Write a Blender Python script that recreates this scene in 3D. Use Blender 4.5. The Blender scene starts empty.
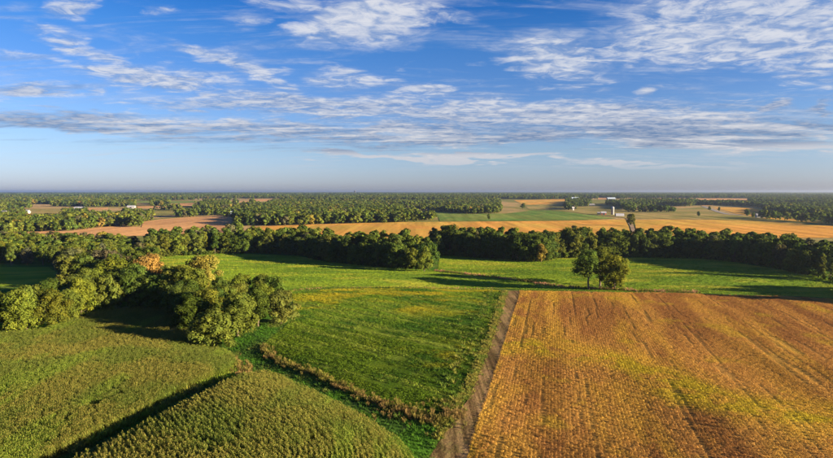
import bpy, math, random
import numpy as np
from mathutils import Vector
from mathutils.geometry import delaunay_2d_cdt

random.seed(7)
rng = np.random.default_rng(7)
SC = bpy.context.scene
COL = SC.collection
R = math.radians

# ------------------------------------------------------------------ camera
W, H, F, EYE, HOR = 833.0, 458.0, 553.0, 45.0, 191.5      # photograph frame, focal length in its pixels
PITCH = math.atan((H / 2 - HOR) / F)
cam = bpy.data.cameras.new('camera')
cam.sensor_width = 36.0
cam.lens = 36.0 * F / W
cam.clip_start, cam.clip_end = 1.0, 60000.0
camo = bpy.data.objects.new('camera', cam)
camo.location = (0, 0, EYE)
camo.rotation_euler = (math.pi / 2 - PITCH, 0, 0)
COL.objects.link(camo)
SC.camera = camo

# ------------------------------------------------------------------ sun, sky, exposure
SUN_EL, SUN_AZ = R(11.5), R(109.0)      # azimuth clockwise from +Y
SUN_STRENGTH, SKY_STRENGTH, EXPOSURE = 5.0, 0.05, 2.4
sl = bpy.data.lights.new('sun', 'SUN')
sl.energy = SUN_STRENGTH
sl.angle = R(0.6)
sl.color = (1.0, 0.78, 0.50)
so = bpy.data.objects.new('sun', sl)
sdir = Vector((math.sin(SUN_AZ) * math.cos(SUN_EL), math.cos(SUN_AZ) * math.cos(SUN_EL), math.sin(SUN_EL)))
so.rotation_euler = (-sdir).to_track_quat('-Z', 'Y').to_euler()
so.location = (300, -80, 200)
COL.objects.link(so)
vs = SC.view_settings
vs.view_transform = 'Standard'; vs.look = 'None'; vs.exposure = EXPOSURE; vs.gamma = 1.0; vs.use_curve_mapping = False
SC.cycles.max_bounces = 5
SC.cycles.diffuse_bounces = 2
SC.cycles.transmission_bounces = 3
SC.cycles.volume_bounces = 0
SC.cycles.caustics_reflective = SC.cycles.caustics_refractive = False


class NT:
    """short-hand for building a node tree"""
    def __init__(self, tree):
        self.t = tree; self.n = tree.nodes; self.l = tree.links
    def add(self, typ, **kw):
        nd = self.n.new(typ)
        for k, v in kw.items():
            setattr(nd, k, v)
        return nd
    def put(self, sock, v):
        if hasattr(v, 'links') or isinstance(v, bpy.types.NodeSocket):
            self.l.new(v, sock)
        else:
            sock.default_value = v
    def math(self, op, a, b=0.0, c=0.0, clamp=False):
        nd = self.add('ShaderNodeMath', operation=op, use_clamp=clamp)
        self.put(nd.inputs[0], a); self.put(nd.inputs[1], b); self.put(nd.inputs[2], c)
        return nd.outputs[0]
    def ramp(self, v, lo, hi, to0=0.0, to1=1.0):
        nd = self.add('ShaderNodeMapRange', interpolation_type='SMOOTHSTEP')
        self.put(nd.inputs[0], v); self.put(nd.inputs[1], lo); self.put(nd.inputs[2], hi)
        self.put(nd.inputs[3], to0); self.put(nd.inputs[4], to1)
        return nd.outputs[0]
    def comb(self, x, y, z=0.0):
        nd = self.add('ShaderNodeCombineXYZ')
        self.put(nd.inputs[0], x); self.put(nd.inputs[1], y); self.put(nd.inputs[2], z)
        return nd.outputs[0]
    def noise(self, vec, scale, detail=4.0, rough=0.5, dist=0.0):
        nd = self.add('ShaderNodeTexNoise')
        self.put(nd.inputs['Vector'], vec)
        nd.inputs['Scale'].default_value = scale; nd.inputs['Detail'].default_value = detail
        nd.inputs['Roughness'].default_value = rough; nd.inputs['Distortion'].default_value = dist
        return nd.outputs['Fac']
    def mix(self, f, a, b, blend='MIX'):
        nd = self.add('ShaderNodeMix', data_type='RGBA', blend_type=blend)
        self.put(nd.inputs[0], f); self.put(nd.inputs[6], a); self.put(nd.inputs[7], b)
        return nd.outputs[2]


def build_world():
    w = bpy.data.worlds.new('World'); SC.world = w; w.use_nodes = True
    t = NT(w.node_tree); t.n.clear()
    sky = t.add('ShaderNodeTexSky', sky_type='NISHITA', sun_disc=False, sun_elevation=SUN_EL, sun_rotation=SUN_AZ,
                altitude=100.0, air_density=1.0, dust_density=0.6, ozone_density=2.0)
    tc = t.add('ShaderNodeTexCoord')
    sx = t.add('ShaderNodeSeparateXYZ'); t.l.new(tc.outputs['Generated'], sx.inputs[0])
    x, y, z = sx.outputs
    # the clear autumn air: deeper blue with height than the model gives
    tr = t.add('ShaderNodeValToRGB'); tr.color_ramp.interpolation = 'LINEAR'
    t.l.new(t.math('MULTIPLY', t.math('MAXIMUM', z, 0.0), 2.0, clamp=True), tr.inputs[0])
    el = tr.color_ramp.elements
    stops = [(0.0, (.42, .50, 1.0)), (.034, (.44, .53, 1.0)), (.142, (.42, .50, .78)), (.34, (.29, .42, .72)), (.52, (.16, .38, .72)), (.64, (.07, .31, .69)), (1.0, (.06, .28, .65))]
    el[0].position, el[0].color = stops[0][0], stops[0][1] + (1,)
    el[1].position, el[1].color = stops[-1][0], stops[-1][1] + (1,)
    for q, c in stops[1:-1]:
        el.new(q).color = c + (1,)
    hcol = t.mix(1.0, sky.outputs[0], tr.outputs[0], 'MULTIPLY')
    # a flat cloud layer overhead, seen in perspective
    zz = t.math('ADD', t.math('MAXIMUM', z, 0.0), 0.085)
    p = t.comb(t.math('DIVIDE', x, zz), t.math('DIVIDE', y, zz))
    big = t.noise(p, 0.8, 5.0, 0.55, 0.6)
    mp = t.add('ShaderNodeMapping'); mp.inputs['Rotation'].default_value = (0, 0, R(28)); mp.inputs['Scale'].default_value = (0.8, 1.5, 1)
    t.l.new(p, mp.inputs[0])
    fine = t.noise(mp.outputs[0], 3.4, 8.0, 0.64, 1.4)
    puff = t.noise(p, 8.5, 4.0, 0.62, 0.8)
    # where the clouds of the day stand (direction on the sky: along, up)
    yy = t.math('MAXIMUM', y, 0.05)
    wob = t.noise(p, 1.4, 3.0, 0.6)
    wob2 = t.noise(p, 1.1, 3.0, 0.6, 0.4)
    X = t.math('ADD', t.math('DIVIDE', x, yy), t.math('MULTIPLY', t.math('SUBTRACT', wob, 0.5), 0.22))
    Z = t.math('ADD', t.math('DIVIDE', z, yy), t.math('MULTIPLY', t.math('SUBTRACT', wob2, 0.5), 0.07))
    acc = None
    def ell(cx, cy, a, b, rot, wt):
        nonlocal acc
        dx = t.math('SUBTRACT', X, cx); dz = t.math('SUBTRACT', Z, cy)
        c, s = math.cos(R(rot)), math.sin(R(rot))
        u = t.math('ADD', t.math('MULTIPLY', dx, c / a), t.math('MULTIPLY', dz, s / a))
        v = t.math('ADD', t.math('MULTIPLY', dx, -s / b), t.math('MULTIPLY', dz, c / b))
        d = t.math('ADD', t.math('MULTIPLY', u, u), t.math('MULTIPLY', v, v))
        m = t.math('MULTIPLY', t.math('MAXIMUM', t.math('SUBTRACT', 1.0, d), 0.0), wt)
        acc = m if acc is None else t.math('MAXIMUM', acc, m)
    for (px, py, a, b, rot, wt) in SKY_CLOUDS:
        ell((px - W / 2) / F, (HOR - py) / F, a / F, b / F, rot, wt)
    front = t.ramp(y, 0.05, 0.3)
    mask = t.math('MULTIPLY', acc, front)
    dens = t.math('ADD', t.math('MULTIPLY', fine, 0.70), t.math('MULTIPLY', big, 0.42))
    dens = t.math('ADD', dens, t.math('MULTIPLY', puff, 0.20))
    dens = t.math('ADD', dens, t.math('MULTIPLY', mask, 0.42))
    alpha = t.ramp(dens, 0.72, 1.06)
    # thin veil drawn out in streaks
    mv = t.add('ShaderNodeMapping'); mv.inputs['Rotation'].default_value = (0, 0, R(-24)); mv.inputs['Scale'].default_value = (0.35, 1.3, 1)
    t.l.new(p, mv.inputs[0])
    streak = t.noise(mv.outputs[0], 2.2, 6.0, 0.66, 1.2)
    veil = t.math('MULTIPLY', t.ramp(t.math('ADD', streak, t.math('MULTIPLY', mask, 0.22)), 0.45, 0.82), 0.72)
    alpha = t.math('MAXIMUM', alpha, veil)
    alpha = t.math('MULTIPLY', alpha, t.ramp(z, 0.025, 0.058))
    tex = t.math('ADD', t.math('MULTIPLY', puff, 0.9), t.math('MULTIPLY', fine, 0.6))
    low = t.ramp(z, 0.07, 0.20)
    soft = t.noise(mv.outputs[0], 2.6, 3.0, 0.55, 0.8)
    shade = t.math('ADD', t.math('MULTIPLY', t.ramp(tex, 0.58, 0.92), t.math('ADD', t.math('MULTIPLY', low, 0.5), 0.35)), t.math('MULTIPLY', t.ramp(soft, 0.44, 0.64), t.math('SUBTRACT', 0.65, t.math('MULTIPLY', low, 0.5))))
    shade = t.math('MAXIMUM', shade, t.math('MULTIPLY', t.math('SUBTRACT', 1.0, t.ramp(z, 0.062, 0.08)), 0.85))
    c_hi = t.mix(low, (0.84, 0.83, 0.86, 1), (0.92, 0.93, 0.98, 1))
    c_lo = t.mix(low, (0.15, 0.25, 0.46, 1), (0.30, 0.44, 0.74, 1))
    ccol = t.mix(shade, c_lo, c_hi)
    cs = t.add('ShaderNodeVectorMath', operation='SCALE'); t.l.new(ccol, cs.inputs[0]); cs.inputs['Scale'].default_value = CLOUD_GAIN
    final = t.mix(t.math('MULTIPLY', alpha, 0.9), hcol, cs.outputs[0])
    bg = t.add('ShaderNodeBackground'); bg.inputs['Strength'].default_value = SKY_STRENGTH
    t.l.new(final, bg.inputs['Color'])
    out = t.add('ShaderNodeOutputWorld'); t.l.new(bg.outputs[0], out.inputs['Surface'])


CLOUD_GAIN = 3.25
# (along, up) in the photograph's pixels, half width, half height, tilt, weight
SKY_CLOUDS = [(368, 24, 92, 32, 4, 1.0), (300, 12, 60, 10, -10, 0.6), (440, 14, 60, 8, -20, 0.55), (555, 62, 75, 34, -10, 1.0), (735, 30, 170, 52, 4, 1.0), (640, 42, 80, 22, 12, 0.9),
              (85, 10, 42, 18, 10, 0.85), (155, 78, 110, 18, -6, 0.85), (90, 50, 90, 14, -18, 0.7), (245, 70, 90, 10, -22, 0.75), (30, 60, 60, 8, -4, 0.6), (40, 92, 80, 11, 2, 0.8),
              (350, 78, 60, 12, -6, 0.8), (410, 92, 50, 9, 0, 0.8), (170, 10, 22, 8, 0, 0.6), (250, 24, 22, 11, 0, 0.6), (30, 12, 34, 6, 0, 0.5),
              (330, 108, 240, 15, -2, 0.9), (540, 116, 260, 20, -1, 1.0), (700, 128, 230, 26, 0, 1.1), (80, 124, 170, 14, -3, 0.95), (240, 130, 160, 12, 0, 0.85), (470, 136, 260, 14, 0, 0.95), (760, 145, 160, 12, 0, 0.95),
              (440, 157, 165, 6, -1, 1.35), (660, 165, 120, 5, -2, 1.25), (820, 60, 70, 40, 0, 0.9), (770, 107, 24, 6, 0, 0.9), (650, 90, 18, 8, 0, 0.7), (825, 108, 16, 8, 0, 0.9)]
build_world()

# ------------------------------------------------------------------ noise and terrain
def _hash(ix, iy, seed):
    n = (ix.astype(np.int64) * 374761393 + iy.astype(np.int64) * 668265263 + seed * 974634777) & 0x7fffffff
    n = ((n ^ (n >> 13)) * 1274126177) & 0x7fffffff
    return ((n ^ (n >> 16)) & 0xffff) / 65535.0

def vnoise(x, y, seed=0):
    x = np.asarray(x, float); y = np.asarray(y, float)
    ix = np.floor(x); iy = np.floor(y); fx = x - ix; fy = y - iy
    fx = fx * fx * fx * (fx * (fx * 6 - 15) + 10); fy = fy * fy * fy * (fy * (fy * 6 - 15) + 10)
    a = _hash(ix, iy, seed); b = _hash(ix + 1, iy, seed); c = _hash(ix, iy + 1, seed); d = _hash(ix + 1, iy + 1, seed)
    return a + (b - a) * fx + (c - a) * fy + (a - b - c + d) * fx * fy

def fbm(x, y, seed=0, octv=4, gain=0.5):
    s = 0; a = 1; tot = 0
    for k in range(octv):
        s = s + a * vnoise(np.asarray(x) * 2 ** k, np.asarray(y) * 2 ** k, seed + 17 * k); tot += a; a *= gain
    return s / tot

def sstep(a, b, v):
    t = np.clip((np.asarray(v, float) - a) / (b - a), 0, 1)
    return t * t * (3 - 2 * t)

def seg_dist(x, y, poly):
    """distance to a polyline and signed side"""
    x = np.asarray(x, float); y = np.asarray(y, float)
    best = np.full(x.shape, 1e9)
    for (ax, ay), (bx, by) in zip(poly[:-1], poly[1:]):
        dx, dy = bx - ax, by - ay
        t = np.clip(((x - ax) * dx + (y - ay) * dy) / (dx * dx + dy * dy + 1e-9), 0, 1)
        best = np.minimum(best, np.hypot(x - ax - t * dx, y - ay - t * dy))
    return best

def ray(px, py):
    dx = (px - W / 2) / F; dz = -(py - H / 2) / F
    c, s = math.cos(PITCH), math.sin(PITCH)
    return np.array([dx, c + dz * s, dz * c - s])

def flat(px, py):
    d = ray(px, py); k = -EYE / d[2]
    return (d[0] * k, d[1] * k)

GULLY = [flat(*p) for p in ((200, 345), (245, 350), (300, 385), (350, 405), (395, 432), (430, 458))] + [(8, 80)]
GAP = [flat(*p) for p in ((245, 368), (190, 402), (110, 450))] + [(-70, 75)]

def hgt(x, y):
    x = np.asarray(x, float); y = np.asarray(y, float)
    d = np.hypot(x, y)
    near = 1 - sstep(330, 620, d)
    z = near * (2.2 * (fbm(x / 75, y / 75, 3, 2) - 0.5) + 0.5 * (vnoise(x / 22, y / 22, 9) - 0.5))
    z = z + 3.2 * np.exp(-(((x + 28) / 30) ** 2 + ((y - 96) / 26) ** 2))
    z = z + 2.2 * np.exp(-(((x + 92) / 42) ** 2 + ((y - 122) / 24) ** 2))
    z = z + 1.6 * np.exp(-(((x + 40) / 60) ** 2 + ((y - 290) / 26) ** 2)) - 1.3 * np.exp(-((y - 262 - 0.04 * x) / 12) ** 2) * near
    z = z - 1.7 * np.exp(-(seg_dist(x, y, GULLY) / 9) ** 2) - 0.8 * np.exp(-(seg_dist(x, y, GAP) / 6) ** 2)
    far = sstep(500, 900, d)
    z = z + far * 5.0 * (vnoise(x / 520, y / 520, 21) - 0.5)
    z = z + 11.0 * sstep(900, 2800, d)
    return z

_T = np.concatenate([np.linspace(60, 700, 1400), np.geomspace(700, 15000, 2600)])
def G(px, py):
    """point of the ground under a point of the photograph"""
    d = ray(px, py)
    X, Y, Z = d[0] * _T, d[1] * _T, EYE + d[2] * _T
    below = Z - hgt(X, Y) < 0
    i = int(np.argmax(below)) if below.any() else len(_T) - 1
    return (float(X[i]), float(Y[i]))

def proj(x, y, z):
    c, s = math.cos(PITCH), math.sin(PITCH)
    zz = z - EYE
    depth = y * c - zz * s; up = y * s + zz * c
    return W / 2 + F * x / depth, H / 2 - F * up / depth

def GP(pts):
    return [G(*p) for p in pts]

def inside(x, y, poly):
    x = np.asarray(x, float); y = np.asarray(y, float)
    r = np.zeros(x.shape, bool)
    n = len(poly); j = n - 1
    for i in range(n):
        xi, yi = poly[i]; xj, yj = poly[j]
        if yi != yj:
            r ^= ((yi > y) != (yj > y)) & (x < (xj - xi) * (y - yi) / (yj - yi) + xi)
        j = i
    return r

# ------------------------------------------------------------------ object helpers
def tag(o, label=None, cat=None, group=None, kind=None):
    if label: o['label'] = label
    if cat: o['category'] = cat
    if group: o['group'] = group
    if kind: o['kind'] = kind
    return o

def new_mesh(name, v, f, mat=None, smooth=False):
    me = bpy.data.meshes.new(name)
    me.from_pydata([tuple(map(float, q)) for q in v], [], f)
    if mat: me.materials.append(mat)
    if smooth:
        me.polygons.foreach_set('use_smooth', [True] * len(me.polygons))
    me.update()
    return me

def link(name, me, parent=None, loc=(0, 0, 0), rz=0.0):
    o = bpy.data.objects.new(name, me)
    o.location = loc; o.rotation_euler = (0, 0, rz)
    o.parent = parent
    COL.objects.link(o)
    return o

def vcol(me, name, arr):
    a = me.attributes.new(name, 'FLOAT_COLOR', 'POINT')
    arr = np.asarray(arr, np.float32)
    if arr.shape[1] == 3:
        arr = np.concatenate([arr, np.ones((len(arr), 1), np.float32)], 1)
    a.data.foreach_set('color', arr.ravel())

# ------------------------------------------------------------------ materials
def mat_base(name):
    m = bpy.data.materials.new(name); m.use_nodes = True
    t = NT(m.node_tree); t.n.clear()
    return m, t

def finish(t, surf):
    o = t.add('ShaderNodeOutputMaterial'); t.l.new(surf, o.inputs['Surface'])

def mat_leaf(name, source, transl=0.28):
    """foliage: colour from the object or from the scattered copy, varied leaf by leaf"""
    m, t = mat_base(name)
    if source == 'object':
        c = t.add('ShaderNodeObjectInfo').outputs['Color']
    else:
        a = t.add('ShaderNodeAttribute', attribute_type='INSTANCER', attribute_name='col'); c = a.outputs['Color']
    ti = t.add('ShaderNodeAttribute', attribute_name='tint')
    c = t.mix(1.0, c, ti.outputs['Color'], 'MULTIPLY')
    d = t.add('ShaderNodeBsdfDiffuse'); t.l.new(c, d.inputs['Color'])
    tr = t.add('ShaderNodeBsdfTranslucent'); t.l.new(c, tr.inputs['Color'])
    mx = t.add('ShaderNodeMixShader'); mx.inputs[0].default_value = transl
    t.l.new(d.outputs[0], mx.inputs[1]); t.l.new(tr.outputs[0], mx.inputs[2])
    finish(t, mx.outputs[0])
    return m

def mat_ground(name, c1, c2, c3=None, s1=0.02, s2=0.35, bump=0.6, stripes=None, use_attr=False, stripe_amt=0.5):
    """soil or crop seen from afar: two colours in broad patches, a third in fine mottling, rows as stripes"""
    m, t = mat_base(name)
    g = t.add('ShaderNodeNewGeometry'); p = g.outputs['Position']
    if use_attr:
        base = t.add('ShaderNodeAttribute', attribute_name='col').outputs['Color']
    else:
        base = t.mix(t.ramp(t.noise(p, s1, 5.0, 0.6, 0.5), 0.38, 0.62), c1 + (1,), c2 + (1,))
    fine = t.noise(p, s2, 6.0, 0.65)
    if c3:
        base = t.mix(t.ramp(fine, 0.48, 0.7, 0.0, 0.8), base, c3 + (1,))
    vv = t.ramp(t.noise(p, s2 * 4, 4.0, 0.7), 0.25, 0.75, 0.72, 1.25)
    base = t.mix(1.0, base, t.comb(vv, vv, vv), 'MULTIPLY')
    if stripes:
        (ux, uy), per = stripes
        mp = t.add('ShaderNodeMapping'); t.l.new(p, mp.inputs[0])
        mp.inputs['Rotation'].default_value = (0, 0, math.atan2(ux, uy))
        mp.inputs['Scale'].default_value = (1.0 / per, 0.02 / per, 1.0)
        st = t.ramp(t.noise(mp.outputs[0], 1.0, 3.0, 0.7), 0.3, 0.7, 1.0 - stripe_amt, 1.0 + stripe_amt * 0.6)
        base = t.mix(1.0, base, t.comb(st, st, st), 'MULTIPLY')
    b = t.add('ShaderNodeBsdfDiffuse'); t.l.new(base, b.inputs['Color'])
    if bump:
        bp = t.add('ShaderNodeBump'); bp.inputs['Strength'].default_value = bump; bp.inputs['Distance'].default_value = 0.5
        t.l.new(t.noise(p, 1.6, 5.0, 0.7), bp.inputs['Height']); t.l.new(bp.outputs[0], b.inputs['Normal'])
    finish(t, b.outputs[0])
    return m

def mat_plain(name, c, rough=0.6, var=0.25, scale=0.6, metal=0.0):
    m, t = mat_base(name)
    tc = t.add('ShaderNodeTexCoord')
    n = t.ramp(t.noise(tc.outputs['Object'], scale, 5.0, 0.65), 0.3, 0.7, 1 - var, 1 + var * 0.6)
    col = t.mix(1.0, c + (1,), t.comb(n, n, n), 'MULTIPLY')
    b = t.add('ShaderNodeBsdfPrincipled'); t.l.new(col, b.inputs['Base Color'])
    b.inputs['Roughness'].default_value = rough; b.inputs['Metallic'].default_value = metal
    finish(t, b.outputs[0])
    return m

LEAF = mat_leaf('foliage', 'object', 0.40)
LEAF_S = mat_leaf('foliage_mass', 'inst', 0.36)
CROP = mat_leaf('crop_leaves', 'inst', 0.22)
BARK = mat_plain('bark', (0.09, 0.065, 0.045), 0.9, 0.4, 3.0)

# ------------------------------------------------------------------ sheets laid over the terrain
def sheet(name, poly, mat, lift, grid, colfn=None, kind='structure', label=None, parent=None):
    """a piece of land: polygon filled with a net of points and laid on the terrain"""
    xs = [p[0] for p in poly]; ys = [p[1] for p in poly]
    # finer boundary
    bd = []
    n = len(poly)
    for i in range(n):
        a = poly[i]; b = poly[(i + 1) % n]
        k = max(1, min(60, int(math.hypot(b[0] - a[0], b[1] - a[1]) / grid)))
        for j in range(k):
            bd.append((a[0] + (b[0] - a[0]) * j / k, a[1] + (b[1] - a[1]) * j / k))
    gx, gy = np.meshgrid(np.arange(min(xs), max(xs), grid), np.arange(min(ys), max(ys), grid))
    gx = gx.ravel() + (gy.ravel() / grid % 2 > 1) * grid * 0.5; gy = gy.ravel()
    ok = inside(gx, gy, poly)
    gx, gy = gx[ok], gy[ok]
    keep = seg_dist(gx, gy, bd + bd[:1]) > grid * 0.45
    pts = [Vector(p) for p in bd] + [Vector((float(a), float(b))) for a, b in zip(gx[keep], gy[keep])]
    edges = [(i, (i + 1) % len(bd)) for i in range(len(bd))]
    vv, ee, ff, *_ = delaunay_2d_cdt(pts, edges, [], 1, 1e-4)
    X = np.array([p[0] for p in vv]); Y = np.array([p[1] for p in vv])
    Z = hgt(X, Y) + lift
    ff = [tuple(f) if (vv[f[1]] - vv[f[0]]).cross(vv[f[2]] - vv[f[0]]) > 0 else tuple(reversed(f)) for f in ff]
    me = new_mesh(name, np.stack([X, Y, Z], 1), ff, mat, True)
    if colfn is not None:
        vcol(me, 'col', colfn(X, Y))
    o = link(name, me, parent)
    tag(o, label, kind=kind)
    return o

# ------------------------------------------------------------------ colour of the fields, as ripeness of the crop
ROWDIR = np.array([0.25, 1.0]) / math.hypot(0.25, 1.0)
def mixc(a, b, f):
    f = np.asarray(f)[..., None]
    return np.asarray(a) * (1 - f) + np.asarray(b) * f

SWALE = GP([(520, 345), (580, 352), (640, 368), (690, 395), (760, 412), (833, 424)]) + [(150, 110)]
SWALE2 = GP([(690, 300), (745, 345), (790, 385), (850, 420)])
def col_brown(x, y):
    u = x * ROWDIR[1] - y * ROWDIR[0]; v = x * ROWDIR[0] + y * ROWDIR[1]
    c = mixc((0.40, 0.222, 0.062), (0.27, 0.134, 0.046), sstep(0.40, 0.64, fbm(u / 6, v / 70, 31, 4)))
    g = sstep(0.50, 0.74, fbm(u / 8, v / 60, 44, 5, 0.6))
    edge = np.exp(-np.maximum(u - UTRACK, 0) / 14.0)
    g = np.clip(g * 0.75 + edge * sstep(0.35, 0.6, fbm(u / 4, v / 12, 12, 4)) * 0.8, 0, 1)
    sw = np.exp(-(seg_dist(x, y, SWALE) / (5 + 5 * fbm(x / 12, y / 12, 5, 3))) ** 2)
    sw2 = 0.4 * np.exp(-(seg_dist(x, y, SWALE2) / 6) ** 2)
    g = np.clip(g + (1.2 * sw + sw2) * sstep(0.25, 0.55, fbm(x / 7, y / 7, 61, 4)) * 1.1, 0, 1)
    c = mixc(c, (0.48, 0.325, 0.045), g * 0.72)
    gg = np.clip(sw * sstep(0.5, 0.65, fbm(x / 5, y / 5, 71, 3)) + 0.4 * sstep(0.68, 0.78, fbm(x / 9, y / 9, 73, 4)), 0, 1)
    c = mixc(c, (0.40, 0.32, 0.030), gg)
    return c
UTRACK = 0.0   # set once the track is known

def col_green(x, y):
    lowf = np.asarray(sstep(165, 205, y))[..., None]
    c = mixc((0.100, 0.175, 0.016), (0.050, 0.115, 0.014), sstep(0.40, 0.62, fbm(x / 16, y / 20, 81, 4)))
    c = c * (0.66 + 0.34 * lowf)      # colour darkens towards the lower wedge
    yl = 0.8 * sstep(0.42, 0.70, fbm(x / 17, y / 8, 91, 5, 0.65))
    zone = np.clip(sstep(182, 215, y) * (1 - sstep(300, 330, y)) + 0.8 * np.exp(-(((x - 5) / 20) ** 2 + ((y - 150) / 12) ** 2)), 0.06, 1)
    c = mixc(c, (0.34, 0.29, 0.020), yl * zone)
    q = x * 0.66 + y * 0.75
    c = mixc(c, (0.16, 0.21, 0.03), 0.8 * sstep(0.54, 0.72, fbm(q / 2.2, (x * 0.75 - y * 0.66) / 26, 97, 4)))
    return c

def col_meadow(x, y):
    c = mixc((0.150, 0.225, 0.020), (0.100, 0.170, 0.018), sstep(0.38, 0.62, fbm(x / 30, y / 10, 101, 4)))
    c = mixc(c, (0.29, 0.29, 0.035), 0.75 * sstep(0.52, 0.70, fbm(x / 34, y / 7, 103, 5, 0.6)))
    return c

def col_corn(x, y):
    c = mixc((0.100, 0.132, 0.024), (0.142, 0.148, 0.030), sstep(0.38, 0.62, fbm(x / 11, y / 16, 111, 4)))
    c = mixc(c, (0.13, 0.19, 0.025), 0.7 * sstep(0.55, 0.68, fbm(x / 6, y / 22, 113, 4)))
    return c

def col_grass(x, y):
    c = mixc((0.055, 0.14, 0.016), (0.045, 0.10, 0.018), sstep(0.4, 0.6, fbm(x / 6, y / 6, 121, 4)))
    return mixc(c, (0.16, 0.17, 0.04), 0.5 * sstep(0.56, 0.7, fbm(x / 4, y / 4, 123, 4)))

# ------------------------------------------------------------------ the ground
M_GROUND = mat_ground('rough_land', (0, 0, 0), (0, 0, 0), (0.12, 0.13, 0.035), 0.0045, 0.06, 0.4, use_attr=True)
def col_land(x, y):
    far = mixc((0.15, 0.150, 0.045), (0.34, 0.235, 0.115), sstep(.42, .58, fbm(x / 200, y / 120, 401, 4)))
    return mixc(col_grass(x, y) * .9, far, sstep(430, 560, y))
def axis(lo, hi, step, grow, far_lo, far_hi):
    a = list(np.arange(lo, hi + step, step))
    s = step
    while a[-1] < far_hi:
        s *= grow; a.append(a[-1] + s)
    s = step
    while a[0] > far_lo:
        s *= grow; a.insert(0, a[0] - s)
    return np.array(a)
ax_x = axis(-240, 260, 4.0, 1.14, -13000, 13000)
ax_y = axis(70, 420, 4.0, 1.14, -300, 14000)
gx, gy = np.meshgrid(ax_x, ax_y)
nx, ny = len(ax_x), len(ax_y)
gv = np.stack([gx.ravel(), gy.ravel(), hgt(gx.ravel(), gy.ravel())], 1)
gf = [(j * nx + i, j * nx + i + 1, (j + 1) * nx + i + 1, (j + 1) * nx + i) for j in range(ny - 1) for i in range(nx - 1)]
gm = new_mesh('ground', gv, gf, M_GROUND, True)
vcol(gm, 'col', col_land(gv[:, 0], gv[:, 1]))
tag(link('ground', gm), kind='structure')

# --- near fields (outlines read off the photograph, laid at their real place)
TR_R = GP([(520, 291), (514, 311), (503, 348), (486, 400), (468, 457)])
TR_L = GP([(508, 291), (502, 311), (489, 350), (467, 402), (436, 447)])
def extend(a, b, k):
    return (b[0] + (b[0] - a[0]) * k, b[1] + (b[1] - a[1]) * k)
TR_R.append(extend(TR_R[-2], TR_R[-1], 1.6)); TR_L.append(extend(TR_L[-2], TR_L[-1], 1.6))
UTRACK = float(np.mean([p[0] * ROWDIR[1] - p[1] * ROWDIR[0] for p in TR_R]))

BROWN = [TR_R[0]] + GP([(600, 292.5), (700, 294), (780, 296.5), (833, 299)]) + [(178, 224), (182, 212), (240, 205), (240, 120), (190, 45), (TR_R[-1][0], 45)] + TR_R[::-1][:-1]
BRUSH = GP([(262, 347), (273, 360), (310, 373), (347, 390.5), (383, 407), (420, 421), (440, 425)])
VERGE = GP([(503, 291), (495, 311), (480, 350), (463, 388), (446, 420)])
GREEN = BRUSH + VERGE[::-1] + GP([(490, 289.5), (400, 288.5), (330, 289), (292, 293), (294, 320), (275, 335)])
UPPER = GP([(292, 292), (330, 288), (400, 287.5), (505, 288.5), (522, 290), (580, 290), (576, 288.5), (520, 281), (470, 275), (436, 270.5), (400, 269), (330, 262.5), (300, 256), (215, 253), (150, 255), (160, 266), (200, 280), (280, 290)])
RIGHTF = GP([(523, 289.8), (600, 291.5), (700, 293.2), (780, 295.5), (833, 298)]) + [(208, 234), (225, 240), (215, 275)] + GP([(800, 273), (700, 257), (600, 256), (545, 259), (440, 255), (438, 269.5), (470, 274), (520, 280), (577, 287.5)])
LEFTF = GP([(-60, 268), (0, 267), (48, 267), (60, 275), (48, 284), (-60, 290)])
CORN_L = GP([(-90, 352), (0, 338), (45, 334), (66, 326), (90, 317), (130, 312), (168, 312), (186, 330), (196, 352), (225, 356), (238, 366), (220, 377), (147, 416), (73, 453)]) + [(-74, 70), (-170, 70)]
CORN_E = [(246, 381), (268, 378), (310, 397), (347, 417), (383, 437), (418, 466)]
CORN_R = GP(CORN_E) + [(-2, 60), (-66, 60)] + GP([(95, 460), (147, 432), (205, 401)])

M_BROWN = mat_ground('soybean_soil', (0, 0, 0), (0, 0, 0), None, 0.05, 0.8, 0.8, use_attr=True)
M_GREEN = mat_ground('green_crop_soil', (0, 0, 0), (0, 0, 0), None, 0.05, 0.8, 0.8, use_attr=True)
M_TRACK = mat_ground('track_soil', (0.21, 0.135, 0.068), (0.15, 0.105, 0.050), (0.13, 0.115, 0.04), 0.08, 0.5, 0.8, stripes=(tuple(ROWDIR), 1.5), stripe_amt=0.65)
sheet('soybean_field', BROWN, M_BROWN, 0.06, 3.0, lambda x, y: col_brown(x, y) * 0.62)
sheet('green_field', GREEN, M_GREEN, 0.06, 3.0, lambda x, y: col_green(x, y) * 0.8)
sheet('meadow', UPPER, M_GREEN, 0.06, 3.0, lambda x, y: mixc(col_meadow(x, y), col_green(x, y), 1 - sstep(228, 262, y)))
sheet('meadow', RIGHTF, M_GREEN, 0.06, 3.5, lambda x, y: col_meadow(x, y) * 0.9)
sheet('meadow', LEFTF, M_GREEN, 0.06, 4.0, lambda x, y: col_meadow(x, y) * 0.9)
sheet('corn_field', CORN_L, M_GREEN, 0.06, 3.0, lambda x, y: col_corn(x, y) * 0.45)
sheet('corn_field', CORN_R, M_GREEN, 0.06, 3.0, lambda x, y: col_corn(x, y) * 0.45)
sheet('farm_track', TR_L + TR_R[::-1], M_TRACK, 0.08, 2.5)
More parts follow.
